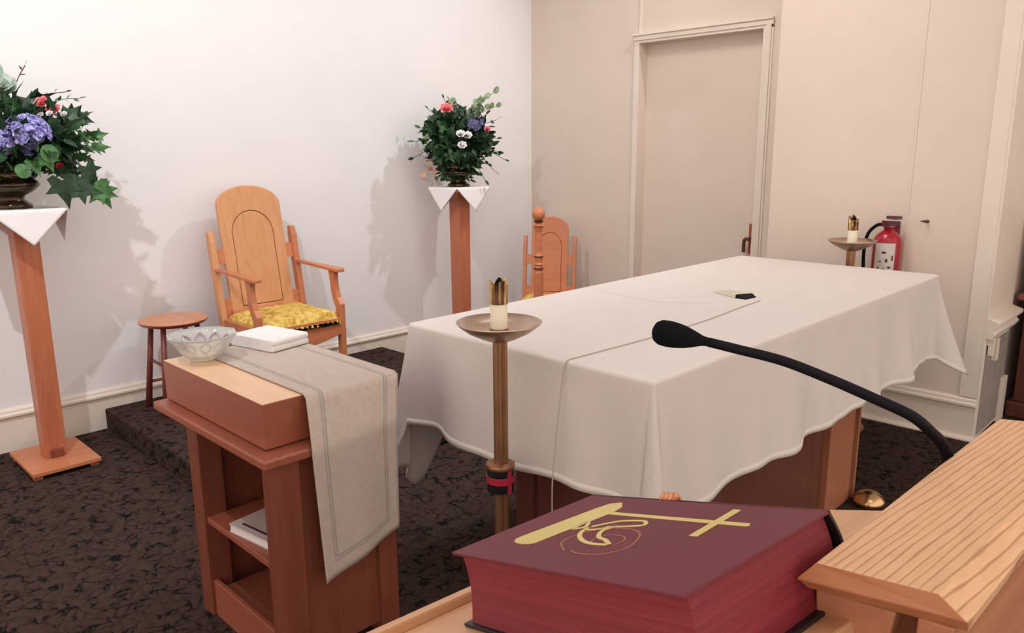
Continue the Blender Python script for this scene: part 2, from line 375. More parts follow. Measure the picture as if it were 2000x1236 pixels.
# ---------------------------------------------------------------- altar
AX0, AX1, AY0, AY1, AZ_ = 1.80, 4.385, 1.20, 2.31, 1.0
t = thing('altar_table', 'long wooden altar with dark panelled base hidden under a white cloth', 'altar', (3.09, 1.76, 0))
bm = NB(); box(bm, AX0-3.09+.012, AX1-3.09-.012, AY0-1.76+.012, AY1-1.76-.012, .94, .988); obj('tabletop', bm, M['wood_altar'], t, .004)
bx0, bx1, by0, by1 = 2.02-3.09, 3.57-3.09, 1.25-1.76, 1.97-1.76
for nm, (a, b, c, d) in dict(p1=(bx0+.03, bx1-.03, by0+.03, by0+.05), p2=(bx0+.03, bx1-.03, by1-.05, by1-.03), p3=(bx0+.03, bx0+.05, by0+.05, by1-.05), p4=(bx1-.05, bx1-.03, by0+.05, by1-.05)).items():
    bm = NB(); box(bm, a, b, c, d, .05, .94); obj('panel', bm, M['wood_altar_dark'], t)
for x, wd in ((bx0, .06), (bx1-.28, .28)):
    for y in (by0, by1-.09):
        bm = NB(); box(bm, x, x+wd, y, y+.09, 0, .94)
        obj('leg', bm, M['wood_altar'] if wd > .1 else M['wood_altar_dark'], t, .004)
bm = NB(); box(bm, bx1+.028, bx1+.045, by0-.01, by0+.10, 0, .94); obj('edge_strip', bm, M['wood_altar'], t, .002)

def altar_cloth(hem=False):
    bm = NB(); uvs = {}
    rnd = random.Random(3)
    # perimeter samples: (x, y, nx, ny, length, flare, corner weight)
    per = []
    def side(xa, ya, xb, yb, nx, ny, L, n, seed):
        for i in range(n):
            t = i/(n-1); s = math.hypot(xb-xa, yb-ya); d = min(t, 1-t)*s
            rip = .009*math.sin(9*t*s+seed)+.006*math.sin(21*t*s+seed*2)
            if ny < 0: rip += .011*math.sin(15*t*s+1.5)*min(1, t*1.5)+.005*math.sin(34*t*s)*t
            tuck = -.030*math.exp(-((d-.12)/.09)**2)
            ex = 0
            if ny > 0: ex = .27*math.exp(-(((1-t)*s-.06)/.13)**2)      # cloth hangs lowest behind the near left corner
            per.append((xa+(xb-xa)*t, ya+(yb-ya)*t, nx, ny, L+ex+(.010 if ny < 0 else .004)*math.sin(7*t*s+seed), .035+rip*1.5+tuck+ex*.25, 0))
    def corner(x, y, a0, a1, L0, L1, flare, drop, tw=0):
        n = 22
        for i in range(1, n):
            t = i/n; a = a0+(a1-a0)*t
            k = max(0, 1-abs(t-.5)*2)
            L = L0*(1-t)+L1*t + drop*k**1.3
            per.append((x, y, math.cos(a), math.sin(a), L, .03+flare*(k**1.6)+tw*math.sin(t*6.28), k))
    LX, LY = .405, .45
    H_ = math.pi/2
    # start at near -X/-Y corner going +X along the -Y side
    side(AX0, AY0, AX1, AY0, 0, -1, LY, 110, 1.0)
    corner(AX1, AY0, -H_, 0, LY, LX, .19, .12)
    side(AX1, AY0, AX1, AY1, 1, 0, LX, 44, 2.1)
    corner(AX1, AY1, 0, H_, LX, LY, .16, .15)
    side(AX1, AY1, AX0, AY1, 0, 1, LY, 90, .3)
    corner(AX0, AY1, H_, 2*H_, LY+.17, LX, .11, .12)
    side(AX0, AY1, AX0, AY0, -1, 0, LX, 60, 4.0)
    corner(AX0, AY0, 2*H_, 3*H_, LX, LY, .21, .14)
    rr = .014; rows = 22
    rings = []
    # top edge ring, then rounding, then fall
    for r in range(-1, rows+1):
        ring = []
        if hem and r < rows-1: continue
        for (x, y, nx, ny, L, o, k) in per:
            if r == -1: p = (x-nx*.02, y-ny*.02, AZ_) if False else (x, y, AZ_)
            else:
                u = r/rows
                if r <= 3:
                    a = (r+1)/4*H_
                    p = (x+nx*rr*math.sin(a), y+ny*rr*math.sin(a), AZ_-rr*(1-math.cos(a)))
                else:
                    s = (r-3)/(rows-3) if not hem else (1-.026/L if r == rows-1 else 1)
                    off = rr+(o)*s**1.15+(.0022 if hem else 0)
                    p = (x+nx*off, y+ny*off, AZ_-rr-(L-rr)*s)
            ring.append(bm.verts.new(p))
        rings.append(ring)
    n = len(per)
    for A, B in zip(rings, rings[1:]):
        for i in range(n):
            j = (i+1) % n
            try: f = bm.faces.new((A[i], A[j], B[j], B[i]))
            except ValueError: pass
    # hem band: a second layer stitched near the bottom reads as a slightly raised strip
    if hem: return bm
    bm.faces.new(rings[0])
    bmesh.ops.remove_doubles(bm, verts=bm.verts, dist=.0004)
    return bm
cl = obj('altar_cloth', altar_cloth(), M['cloth'], smooth=True, solid=.0022)
tag(cl, 'large white cloth draped over the altar with hanging corners', 'tablecloth')
for p in cl.data.polygons:
    if len(p.vertices) > 20: p.use_smooth = False
obj('hem', altar_cloth(True), cloth_mat('hem_cloth', (.76, .71, .67)), cl, smooth=True, solid=.0018)
# woven hem seams and centre crease as raised threads on the cloth
bm = NB()
tube(bm, smoothpath([(AX0+.03+1.03, AY1-.005, AZ_+.0005), (2.80, 2.05, AZ_+.0005), (2.79, 1.83, AZ_+.0008), (2.87, 1.72, AZ_+.0005), (2.92, 1.66, AZ_)], 6), .0016, 6)
obj('crease', bm, M['cord'], cl, smooth=True)

# boundary microphone and its cord on the altar
t = thing('boundary_microphone', 'small flat cream microphone with a black tip lying on the altar cloth', 'microphone', (3.15, 1.67, AZ_+.0015), R(-22))
bm = NB()
hexa(bm, [(-.05, -.05, 0), (.05, -.05, 0), (.05, .11, 0), (-.05, .11, 0), (-.045, -.045, .018), (.04, -.045, .016), (.04, .10, .007), (-.045, .10, .007)])
obj('body', bm, M['cream'], t, .003)
bm = NB(); hexa(bm, [(-.03, -.100, 0), (.05, -.075, 0), (.05, -.051, 0), (-.05, -.051, 0), (-.026, -.095, .004), (.046, -.073, .005), (.045, -.051, .016), (-.045, -.051, .018)])
obj('grille', bm, M['mic_metal'], t, .002)
bm = NB()
zc = AZ_+.0035
tube(bm, smoothpath([(3.10, 1.53, zc), (2.9, 1.52, zc), (2.616, 1.497, zc), (2.256, 1.49, zc), (1.95, 1.505, zc), (1.83, 1.512, zc), (1.795, 1.515, zc-.001), (1.778, 1.517, .985), (1.768, 1.519, .93), (1.745, 1.522, .75), (1.732, 1.525, .60), (1.731, 1.523, .45), (1.733, 1.52, .25), (1.75, 1.52, .02), (1.80, 1.50, .004), (2.05, 1.45, .004)], 8), .0022, 8)
tag(obj('microphone_cord', bm, M['cord'], smooth=True), 'thin beige cord running across the altar cloth and down its front edge', 'cord')

# ---------------------------------------------------------------- candle stands and candles
def candle_stand(loc, label):
    t = thing('candle_stand', label, 'candle stand', loc, 0, 'standing brass candle holders')
    bm = NB()
    for a in (0, 120, 240):
        x, y = .0125*math.cos(R(a+200)), .0125*math.sin(R(a+200))
        lathe(bm, [(0, .02), (.0135, .02), (.0135, 1.072), (0, 1.072)], 16, (x, y, 0))
    obj('column', bm, M['bronze'], t, smooth=False)
    bm = NB(); lathe(bm, [(0, 1.068), (.030, 1.068), (.055, 1.078), (.100, 1.100), (.128, 1.122), (.134, 1.130), (.131, 1.131), (.10, 1.112), (.06, 1.104), (0, 1.104)], 56)
    obj('dish', bm, M['dish'], t, smooth=True)
    bm = NB(); lathe(bm, [(0, .648), (.0462, .648), (.0475, .652), (.0475, .658), (.0462, .662), (.030, .668), (0, .668)], 40); lathe(bm, [(0, .60), (.043, .60), (.0455, .603), (.0455, .620), (.043, .623), (0, .623)], 40)
    c = obj('collar', bm, M['bronze'], t, smooth=False)
    bm = NB(); lathe(bm, [(0, .623), (.0435, .623), (.0435, .648), (0, .648)], 40); lathe(bm, [(0, .570), (.0435, .570), (.0435, .600), (0, .600)], 40)
    obj('black_band', bm, M['band_black'], t, smooth=False)
    bm = NB(); lathe(bm, [(.044, .601), (.0465, .601), (.0465, .622), (.044, .622)], 40)
    for a in (-135+42, -135+222):
        ca, sa = math.cos(R(a)), math.sin(R(a))
        hexa(bm, [((.0445)*ca+s*.008*-sa, (.0445)*sa+s*.008*ca, z) if q else ((.036)*ca+s*.008*-sa, (.036)*sa+s*.008*ca, z) for z in (.57, .655) for q, s in ((0, -1), (0, 1), (1, 1), (1, -1))])
    obj('red_band', bm, M['band_red'], t, smooth=False)
    bm = NB(); lathe(bm, [(0, 0), (.15, 0), (.155, .006), (.15, .014), (.06, .026), (.03, .05), (0, .05)], 48); obj('foot', bm, M['bronze'], t, smooth=True)
    return t
def candle(loc, label, ragged=0):
    t = thing('candle', label, 'candle', loc, 0, 'candles on the brass stands')
    bm = NB(); lathe(bm, [(0, .005), (.0265, .005), (.027, .008), (.027, .087), (0, .087)], 32); obj('wax', bm, M['wax'], t, smooth=False)
    bm = NB(); lathe(bm, [(0, 0), (.029, 0), (.029, .0055), (0, .0055)], 32); obj('socket', bm, M['bronze'], t)
    bm = NB()
    n = 32; A, B, Cc, Dd = [], [], [], []
    for i in range(n):
        a = 2*math.pi*i/n; top = .150+(.008*math.sin(3*a+1) if not ragged else .016*math.sin(a+.6)+.006*math.sin(4*a))
        for L_, r, z in ((A, .0280, .083), (B, .0290, top), (Cc, .025, top-.003), (Dd, .025, .09)):
            L_.append(bm.verts.new((r*math.cos(a), r*math.sin(a), z)))
    for i in range(n):
        j = (i+1) % n
        for P_, Q in ((A, B), (B, Cc), (Cc, Dd)): bm.faces.new((P_[i], P_[j], Q[j], Q[i]))
    bm.faces.new(Dd)
    obj('brass_follower', bm, M['follower'], t, smooth=True)
    bm = NB(); tube(bm, smoothpath([(0, 0, .09), (.002, 0, .14), (.006, .002, .156), (.014, .004, .160)], 4), [.003]*12+[.002], 8)
    lathe(bm, [(0, .138), (.014, .140), (.012, .150), (.004, .163), (0, .165)], 10, (0.002, 0, 0))
    obj('wick', bm, M['mic'], t, smooth=True)
    return t
M['follower'] = noise_mat('streaky_brass', (.10, .045, .02), (.62, .40, .17), 7, .32, stretch=(9, 9, .3), metal=.7, lo=.44, hi=.56)
candle_stand((1.633, 1.662, 0), 'brass candle stand with dish and black and red collar, in front of the altar')
candle((1.633, 1.662, 1.1045), 'white candle with brass follower on the nearer stand, before the altar')
candle_stand((4.54, 1.70, 0), 'brass candle stand rising behind the far end of the altar')
candle((4.54, 1.70, 1.1045), 'white candle with brown ragged top on the far stand, near the fire extinguisher', 1)

# ---------------------------------------------------------------- fire extinguisher, wall hook
t = thing('fire_extinguisher', 'red fire extinguisher with white label and black hose on the right wall', 'fire extinguisher', (XR-.085, 1.575, .80))
bm = NB(); lathe(bm, [(0, 0), (.070, 0), (.078, .012), (.078, .30), (.072, .335), (.050, .365), (.028, .378), (.026, .40), (0, .40)], 40); obj('tank', bm, M['ext_red'], t, smooth=True)
def curved_patch(a0, a1, z0, z1, r, n=14, rag=0):
    bm = NB(); A, B = [], []
    for i in range(n+1):
        a = R(a0+(a1-a0)*i/n)
        A.append(bm.verts.new((r*math.cos(a), r*math.sin(a), z0))); B.append(bm.verts.new((r*math.cos(a), r*math.sin(a), z1)))
    for i in range(n): bm.faces.new((A[i], A[i+1], B[i+1], B[i]))
    return bm
lb = obj('label', curved_patch(150, 232, .07, .31, .0795), M['label'], t)
for k, (a, z, da, dz) in enumerate([(163, .10, 9, .03), (178, .09, 7, .045), (193, .10, 8, .035), (208, .09, 9, .05), (219, .12, 7, .03), (170, .16, 10, .008), (190, .155, 14, .008), (212, .165, 12, .012), (175, .20, 12, .006), (200, .20, 9, .02), (188, .25, 16, .012), (222, .21, 6, .03)]):
    obj('print_mark', curved_patch(a-da/2, a+da/2, z, z+dz, .0800, 4), M['ink'], lb)
bm = NB(); box(bm, -.03, .03, -.028, .028, .398, .43)
obj('valve', bm, M['chrome'], t, .005)
bm = NB(); hexa(bm, [(-.06, -.02, .405), (.03, -.05, .405), (.03, .03, .405), (-.06, .02, .405), (-.07, -.02, .440), (.03, -.055, .432), (.03, .03, .432), (-.07, .02, .440)])
hexa(bm, [(-.05, -.05, .445), (.03, -.06, .442), (.03, .00, .442), (-.06, .00, .450), (-.05, -.05, .468), (.03, -.06, .462), (.03, .00, .458), (-.06, .00, .468)])
obj('handle', bm, mat('dark_red_enamel', (.10, .015, .04), .3), t, .003)
bm = NB(); tube(bm, smoothpath([(-.02, .02, .415), (-.03, .06, .405), (-.03, .105, .35), (-.03, .118, .25), (-.03, .112, .12), (-.035, .105, .06), (-.035, .10, .03)], 8), .010, 10); tube(bm, [(-.035, .104, .08), (-.035, .10, .02)], .014, 10)
obj('hose', bm, M['mic_metal'], t, smooth=True)
bm = NB(); box(bm, .070, .0845, -.04, .04, .12, .42); obj('bracket', bm, M['chrome'], t)
bm = NB(); tube(bm, [(XR, 1.395, 1.235), (XR-.03, 1.40, 1.237), (XR-.045, 1.42, 1.238)], [.010, .007, .003], 8)
tag(obj('wall_hook', bm, M['wood_dark'], smooth=True), 'tiny dark hook on the wall right of the fire extinguisher', 'hook')

# ---------------------------------------------------------------- chairs
def arch(w, z0, zs, rise, n=16, inset=0):
    """outline: straight sides from z0 to shoulder zs, elliptical arch of the given rise"""
    hw = w/2-inset; pts = [(-hw, z0+inset), (hw, z0+inset)]
    for i in range(n+1):
        a = math.pi*i/n; pts.append((hw*math.cos(a), zs+(rise-inset)*math.sin(a)))
    return pts
def make_chair(label, loc, rotz, sc=1.0, mats=('wood_chair', 'wood_chair_red'), arms=True, w=.43, ptop=1.04):
    m1, m2 = M[mats[0]], M[mats[1]]
    t = thing('armchair' if arms else 'side_chair', label, 'chair', loc, rotz, 'carved wooden chairs with gold seats')
    t.scale = sc if isinstance(sc, tuple) else (sc, sc, sc)
    lean = R(9)
    def bp(x, z, d):  # back plane: hinge at y=.20, z=.50
        return (x, .20+(z-.50)*math.sin(lean)+d, .50+(z-.50)*math.cos(lean))
    outer = arch(w, .50, 1.20, .125)
    inner = arch(w*.66, .56, 1.02, .145)
    k = len(outer)
    bm = NB(); ring_prism(bm, outer, inner, lambda a, b, d: bp(a, b, d), .028)
    obj('backrest', bm, m1, t, .004)
    bm = NB(); prism(bm, arch(w*.66, .56, 1.02, .145, inset=.004), lambda a, b, d: bp(a, b, d+.002), .02)
    obj('arched_panel', bm, m1, t, .003)
    bm = NB(); prism(bm, arch(w-.02, .50, 1.20, .115), lambda a, b, d: bp(a, b, d+.027), .006)
    obj('backing_board', bm, m2, t)
    bm = NB(); hexa(bm, [bp(-w/2-.01, .485, -.03), bp(w/2+.01, .485, -.03), bp(w/2+.01, .485, .03), bp(-w/2-.01, .485, .03), bp(-w/2-.01, .545, -.02), bp(w/2+.01, .545, -.02), bp(w/2+.01, .545, .03), bp(-w/2-.01, .545, .03)])
    obj('lower_rail', bm, m2, t, .003)
    for s in (-1, 1):
        bm = NB(); x0, x1 = s*.262, s*.300
        a, b = min(x0, x1), max(x0, x1)
        def yy(z): return .20+(z-.40)*math.tan(lean) if z > .4 else .20+(.4-z)*.05
        zs = [0, .4, .7, ptop-.06, ptop]
        rings = []
        for z in zs:
            d = .028 if z < ptop-.04 else .018
            rings.append([bm.verts.new((x, y, z)) for x, y in ((a, yy(z)-d), (b, yy(z)-d), (b, yy(z)+d), (a, yy(z)+d))])
        bm.faces.new(rings[0][::-1]); bm.faces.new(rings[-1])
        for A, B in zip(rings, rings[1:]):
            for i in range(4): bm.faces.new((A[i], A[(i+1) % 4], B[(i+1) % 4], B[i]))
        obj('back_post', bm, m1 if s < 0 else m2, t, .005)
        for z0, z1 in ((.84, .935), (.50, .62)):
            bm = NB(); xa, xb = sorted((s*.205, s*.265))
            hexa(bm, [bp(xa, z0, .002), bp(xb, z0, .002), bp(xb, z0, .022), bp(xa, z0, .022), bp(xa, z1, .002), bp(xb, z1, .002), bp(xb, z1, .022), bp(xa, z1, .022)])
            obj('side_rail', bm, m2, t)
        # front leg rising into a curved arm support
        side = [(-.265, 0), (-.225, 0), (-.222, .40), (-.215, .545), (-.185, .60), (-.168, .66), (-.162, .72), (-.150, .783), (-.215, .783), (-.213, .72), (-.222, .66), (-.240, .615), (-.272, .575), (-.272, .40)]
        if not arms: side = [(-.265, 0), (-.225, 0), (-.222, .40), (-.222, .492), (-.268, .492), (-.272, .40)]
        bm = NB(); x0 = s*.300 if s > 0 else -.300
        prism(bm, side, lambda a, b, d, x0=x0, s=s: (x0-s*d, a, b), .034)
        obj('front_leg', bm, m2, t, .004)
        if arms:
            bm = NB()
            ys = [-.275, -.262, -.20, -.10, .05, .26]; ws = [.75, 1, 1, .85, .62, .5]
            zt = [.800, .804, .806, .808, .812, .818]
            rings = []
            cx = s*.281
            for y, wd, z in zip(ys, ws, zt):
                hw = .034*wd
                rings.append([bm.verts.new(q) for q in ((cx-hw, y, z-.020), (cx+hw, y, z-.020), (cx+hw, y, z), (cx-hw, y, z))])
            bm.faces.new(rings[0][::-1]); bm.faces.new(rings[-1])
            for A, B in zip(rings, rings[1:]):
                for i in range(4): bm.faces.new((A[i], A[(i+1) % 4], B[(i+1) % 4], B[i]))
            obj('arm', bm, m2, t, .004)
        bm = NB(); x0, x1 = sorted((s*.268, s*.292)); box(bm, x0, x1, -.23, .18, .38, .50); obj('seat_side_rail', bm, m2, t, .003)
    rail = [(-.268, .49), (.268, .49), (.268, .385), (.16, .36), (.08, .345), (-.08, .345), (-.16, .36), (-.268, .385)]
    bm = NB(); prism(bm, rail, lambda a, b, d: (a, -.268+d, b), .024); obj('seat_front_rail', bm, m2, t, .003)
    bm = NB(); box(bm, -.268, .268, .18, .20, .38, .50); obj('seat_back_rail', bm, m2, t, .003)
    # gold cushion with fringed front
    bm = NB(); nx, ny = 46, 30; rnd = random.Random(5)
    def grid(zf):
        return [[bm.verts.new(zf(i/nx, j/ny)) for i in range(nx+1)] for j in range(ny+1)]
    def topf(u, v):
        e = min(u, 1-u, v, 1-v)*2; z = .500+.052*(min(1, e*3.2))**.5
        fr = 0
        x = -.262+.524*u; y = -.272+.46*v
        if v < .04: z -= .035+.014*abs(math.sin(u*46))+.006*rnd.random(); y -= .008
        return (x+rnd.uniform(-.002, .002), y, z+.004*math.sin(u*40+v*13)*math.sin(v*33)+rnd.uniform(-.002, .002))
    g_ = grid(topf)
    for j in range(ny):
        for i in range(nx): bm.faces.new((g_[j][i], g_[j][i+1], g_[j+1][i+1], g_[j+1][i]))
    bot = [bm.verts.new(p) for p in ((-.262, -.25, .492), (.262, -.25, .492), (.262, .188, .492), (-.262, .188, .492))]
    edge = [g_[0][i] for i in range(nx+1)]
    bm.faces.new(bot)
    for e_, (b0, b1) in ((([g_[ny][i] for i in range(nx+1)]), (bot[3], bot[2])), ([g_[j][0] for j in range(ny+1)], (bot[0], bot[3])), ([g_[j][nx] for j in range(ny+1)], (bot[1], bot[2])), (edge, (bot[0], bot[1]))):
        bm.faces.new(e_+[b1, b0])
    obj('cushion', bm, M['gold_cloth'], t, smooth=True)
    return t
make_chair('pale wooden armchair with arched back and gold seat on the carpeted platform', (2.375, 4.39, PZ), R(0))
make_chair('smaller reddish wooden chair with gold seat in the far corner, behind the altar', (4.69, 4.22, 0), R(-58), (.76, .80, .835), ('wood_chair_red', 'wood_chair_red'), False, .41, 1.12)

# turned wooden staff with a ball finial
t = thing('processional_staff', 'turned wooden staff with a ball top standing before the corner chair', 'staff', (3.909, 3.579, 0))
bm = NB(); lathe(bm, [(0, 0), (.15, 0), (.15, .02), (.09, .04), (.05, .07), (.03, .12), (0, .12)], 32); obj('base', bm, M['wood_chair_red'], t, smooth=True)
bm = NB(); lathe(bm, [(0, .1), (.035, .1), (.035, .82), (.030, .83), (.034, .842), (.028, .852), (.026, .868), (.034, .876), (.026, .886), (.028, .92), (.036, .930), (.030, .942), (.026, .96), (.024, 1.10), (.030, 1.13), (.042, 1.143), (.024, 1.15), (.016, 1.165), (0, 1.165)], 24)
obj('shaft', bm, M['wood_chair_red'], t, smooth=False)
bm = NB(); 
bm.free()
for pr in ([(0, .842), (.036, .842), (.036, .852), (0, .852)], [(0, .928), (.037, .928), (.037, .935), (0, .935)], [(0, 1.160), (.030, 1.165), (.036, 1.178), (0, 1.179)]):
    bm = NB(); lathe(bm, pr, 24); obj('dark_ring', bm, M['wood_dark'], t)
bm = NB(); lathe(bm, [(.0, 1.17)]+[(.046*math.sin(a*math.pi/14), 1.221-.046*math.cos(a*math.pi/14)) for a in range(1, 14)]+[(0, 1.267)], 28); obj('ball_finial', bm, M['wood_chair_red'], t, smooth=True)

# ---------------------------------------------------------------- stool
t = thing('stool', 'round wooden stool with dark splayed legs beside the armchair', 'stool', (1.785, 4.60, PZ))
bm = NB(); lathe(bm, [(0, .520), (.155, .520), (.182, .530), (.194, .542), (.194, .548), (.189, .553), (0, .553)], 48)
for f in bm.faces:
    f.material_index = 1 if all(v.co.z > .545 for v in f.verts) else 0
obj('seat', bm, [mat('stool_rim', (.24, .045, .035), .35), M['wood_stool_top']], t)
feet = []
for k in range(4):
    a = R(133.5+90*k); c, s = math.cos(a), math.sin(a)
    feet.append((c, s)); bm = NB()
    tube(bm, [(.138*c, .138*s, .525), (.205*c, .205*s, 0)], [.015, .019], 12); obj('leg', bm, M['wood_stool'] if k != 3 else M['wood_chair_red'], t, smooth=True)
for k in range(4):
    (c, s), (c2, s2) = feet[k], feet[(k+1) % 4]; z = .16 if k % 2 else .30; r = .138+.067*(1-z/.525)
    bm = NB(); tube(bm, [(r*c, r*s, z), (r*c2, r*s2, z)], .009, 10); obj('stretcher', bm, M['wood_stool'], t, smooth=True)

# ---------------------------------------------------------------- pedestals with cloths
def pedestal(loc, rotz, label):
    t = thing('pedestal', label, 'pedestal', loc, rotz, 'tall wooden flower pedestals')
    bm = NB(); box(bm, -.165, .165, -.24, .21, .022, .045); obj('base', bm, M['wood_orange_x'], t, .004)
    for x in (-.135, .135):
        for y in (-.20, .17):
            bm = NB(); box(bm, x-.02, x+.02, y-.02, y+.02, 0, .022); obj('foot', bm, M['wood_orange'], t)
    bm = NB(); hexa(bm, [(-.052, -.060, .045), (.052, -.060, .045), (.052, .052, .045), (-.052, .052, .045), (-.056, -.062, 1.33), (.056, -.062, 1.33), (.056, .056, 1.33), (-.056, .056, 1.33)])
    obj('post', bm, M['wood_orange'], t, .004)
    bm = NB(); box(bm, -.03, .03, -.078, -.061, .045, .09); obj('wedge', bm, M['wood_red'], t, .002)
    bm = NB(); box(bm, -.165, .165, -.165, .165, 1.345, 1.375); obj('top_board', bm, M['wood_orange_x'], t, .004)
    bm = NB(); hexa(bm, [(-.06, -.06, 1.28), (.06, -.06, 1.28), (.06, .06, 1.28), (-.06, .06, 1.28), (-.10, -.10, 1.345), (.10, -.10, 1.345), (.10, .10, 1.345), (-.10, .10, 1.345)])
    obj('bracket', bm, M['wood_orange'], t, .003)
    return t
def stand_cloth(loc, rotz, label):
    bm = NB(); n = 44; p = .167; D = .345; rr = .008
    g_ = []
    for j in range(n+1):
        row = []
        for i in range(n+1):
            a = (i/n*2-1)*D; b = (j/n*2-1)*D
            x, y = (a+b)/2, (b-a)/2        # square turned 45 degrees, |x|+|y| <= D
            d = max(abs(x), abs(y))-p; z = 1.3775
            if d > 0:
                if abs(x) > abs(y): x = math.copysign(p+.004+.10*d, x)
                else: y = math.copysign(p+.004+.10*d, y)
                z -= d
            row.append(bm.verts.new((x, y, z)))
        g_.append(row)
    for j in range(n):
        for i in range(n): bm.faces.new((g_[j][i], g_[j][i+1], g_[j+1][i+1], g_[j+1][i]))
    o = obj('stand_cloth', bm, M['cloth_white'], smooth=True, solid=.002)
    o.location = loc; o.rotation_euler = (0, 0, rotz)
    return tag(o, label, 'cloth', 'white cloths on the flower pedestals')
P1, P2 = (1.06, 4.565, 0), (4.03, 4.53, 0)
pedestal(P1, 0, 'reddish wooden pedestal holding the violet flowers at the left edge')
pedestal(P2, R(0), 'reddish wooden pedestal behind the altar, between the two chairs')
stand_cloth(P1, 0, 'white cloth hanging in one point on the left pedestal')
stand_cloth(P2, R(0), 'white cloth hanging in two points on the pedestal behind the altar')

# ---------------------------------------------------------------- flowers
def leaf_outline(kind):
    if kind == 'ivy': return [(0, -.05), (.28, -.30), (.52, -.16), (.42, .12), (.70, .40), (.30, .42), (.12, .75), (0, 1.1), (-.12, .75), (-.30, .42), (-.70, .40), (-.42, .12), (-.52, -.16), (-.28, -.30)]
    if kind == 'round': return [(.46*math.sin(a*math.pi/6), .45-.5*math.cos(a*math.pi/6)) for a in range(12)]
    return [(0, 0), (.17, .15), (.25, .42), (.20, .72), (.08, .92), (0, 1.05), (-.08, .92), (-.20, .72), (-.25, .42), (-.17, .15)]
def put_leaf(bm, pos, direction, normal, size, kind, fold=.25, mi=0):
    d = Vector(direction).normalized(); nrm = Vector(normal); nrm = (nrm-d*nrm.dot(d))
    nrm = nrm.normalized() if nrm.length > 1e-4 else d.orthogonal().normalized()
    s = d.cross(nrm); pos = Vector(pos)
    pts = leaf_outline(kind)
    c = bm.verts.new(pos+d*size*.42+nrm*size*.02)
    vs = [bm.verts.new(pos+(d*y+s*x+nrm*(abs(x)*fold-.18*max(0, y-.4)**2))*size) for x, y in pts]
    for i in range(len(vs)):
        bm.faces.new((c, vs[i], vs[(i+1) % len(vs)])).material_index = mi
def rvec(rnd):
    while True:
        v = Vector((rnd.uniform(-1, 1), rnd.uniform(-1, 1), rnd.uniform(-1, 1)))
        if .05 < v.length < 1: return v.normalized()
def bush(rnd, n, c, rad, mats, kinds, smin, smax, shell=.35, updir=.25):
    bm = NB(); c = Vector(c)
    for _ in range(n):
        v = rvec(rnd); r = shell+(1-shell)*rnd.random()**.6
        p = c+Vector((v.x*rad[0], v.y*rad[1], v.z*rad[2]))*r
        d = (v*.8+rvec(rnd)*.7+Vector((0, 0, updir)))
        put_leaf(bm, p, d, rvec(rnd)+v*.8+Vector((0, 0, .5)), rnd.uniform(smin, smax), rnd.choice(kinds), .2, rnd.choices(range(len(mats)), [m[1] for m in mats])[0])
    return bm, [m[0] for m in mats]
def spray(bm, rnd, p0, p1, n, size, kind, mi=0, sag=0, stem_mi=None, wob=.5):
    p0, p1 = Vector(p0), Vector(p1); path = smoothpath([p0, (p0+p1)/2+Vector((0, 0, .12*sag+(p1-p0).length*.10)), p1], 6)
    nf = len(bm.faces)
    tube(bm, path, .0022, 5); bm.faces.ensure_lookup_table()
    for f in bm.faces[nf:]: f.material_index = mi if stem_mi is None else stem_mi
    for k in range(n):
        t = .35+.65*k/max(1, n-1); i = min(len(path)-1, int(t*(len(path)-1))); q = path[i]
        ax = (path[-1]-path[0]).normalized()
        side = ax.cross(rvec(rnd)).normalized()
        put_leaf(bm, q, ax*.6+side*(1 if k < n-1 else 0)*wob*1.6, rvec(rnd)+Vector((-.5, -.7, .5)), size*rnd.uniform(.75, 1.15), kind, .2, mi)
def bloom_cluster(rnd, c, r, n, ps, squash=.8, petals=4):
    bm = NB(); c = Vector(c)
    for _ in range(n):
        v = rvec(rnd); v.z = abs(v.z)*.9-.25 if rnd.random() < .75 else v.z; v.normalize()
        p = c+Vector((v.x*r, v.y*r, v.z*r*squash))
        a0 = rnd.random()*6.3; q = v.orthogonal().normalized(); b = v.cross(q)
        for k in range(petals):
            a = a0+2*math.pi*k/petals; d = q*math.cos(a)+b*math.sin(a)
            put_leaf(bm, p, d+v*.35, v, ps, 'round', .15)
    lathe(bm, [(0, -r*.8*squash), (r*.7, -r*.3*squash), (r*.85, r*.1), (r*.5, r*.62*squash), (0, r*.8*squash)], 10, c)
    return bm
def rose(rnd, c, r):
    bm = NB(); c = Vector(c)
    for layer, (rr, tilt, n, sz) in enumerate(((.15, .15, 4, .8), (.35, .45, 6, .9), (.55, .85, 7, 1.0))):
        for k in range(n):
            a = 2*math.pi*k/n+layer*.7+rnd.random()*.3; d = Vector((math.cos(a), math.sin(a), 0))
            put_leaf(bm, c+d*rr*r*.5, d*math.sin(tilt)+Vector((0, 0, math.cos(tilt))), -d, r*sz, 'round', .35)
    bmesh.ops.transform(bm, matrix=Matrix.Translation(c) @ Euler((R(50), 0, R(-40))).to_matrix().to_4x4() @ Matrix.Translation(-c), verts=bm.verts)
    return bm
def urn(t):
    bm = NB(); lathe(bm, [(0, 0), (.090, 0), (.092, .018), (.075, .028), (.058, .045), (.062, .062), (.105, .085), (.133, .110), (.136, .122), (.128, .132), (.108, .150), (.104, .165), (.116, .20), (.124, .215), (.118, .216), (.09, .17), (0, .16)], 48)
    return obj('urn', bm, M['urn'], t, smooth=True)
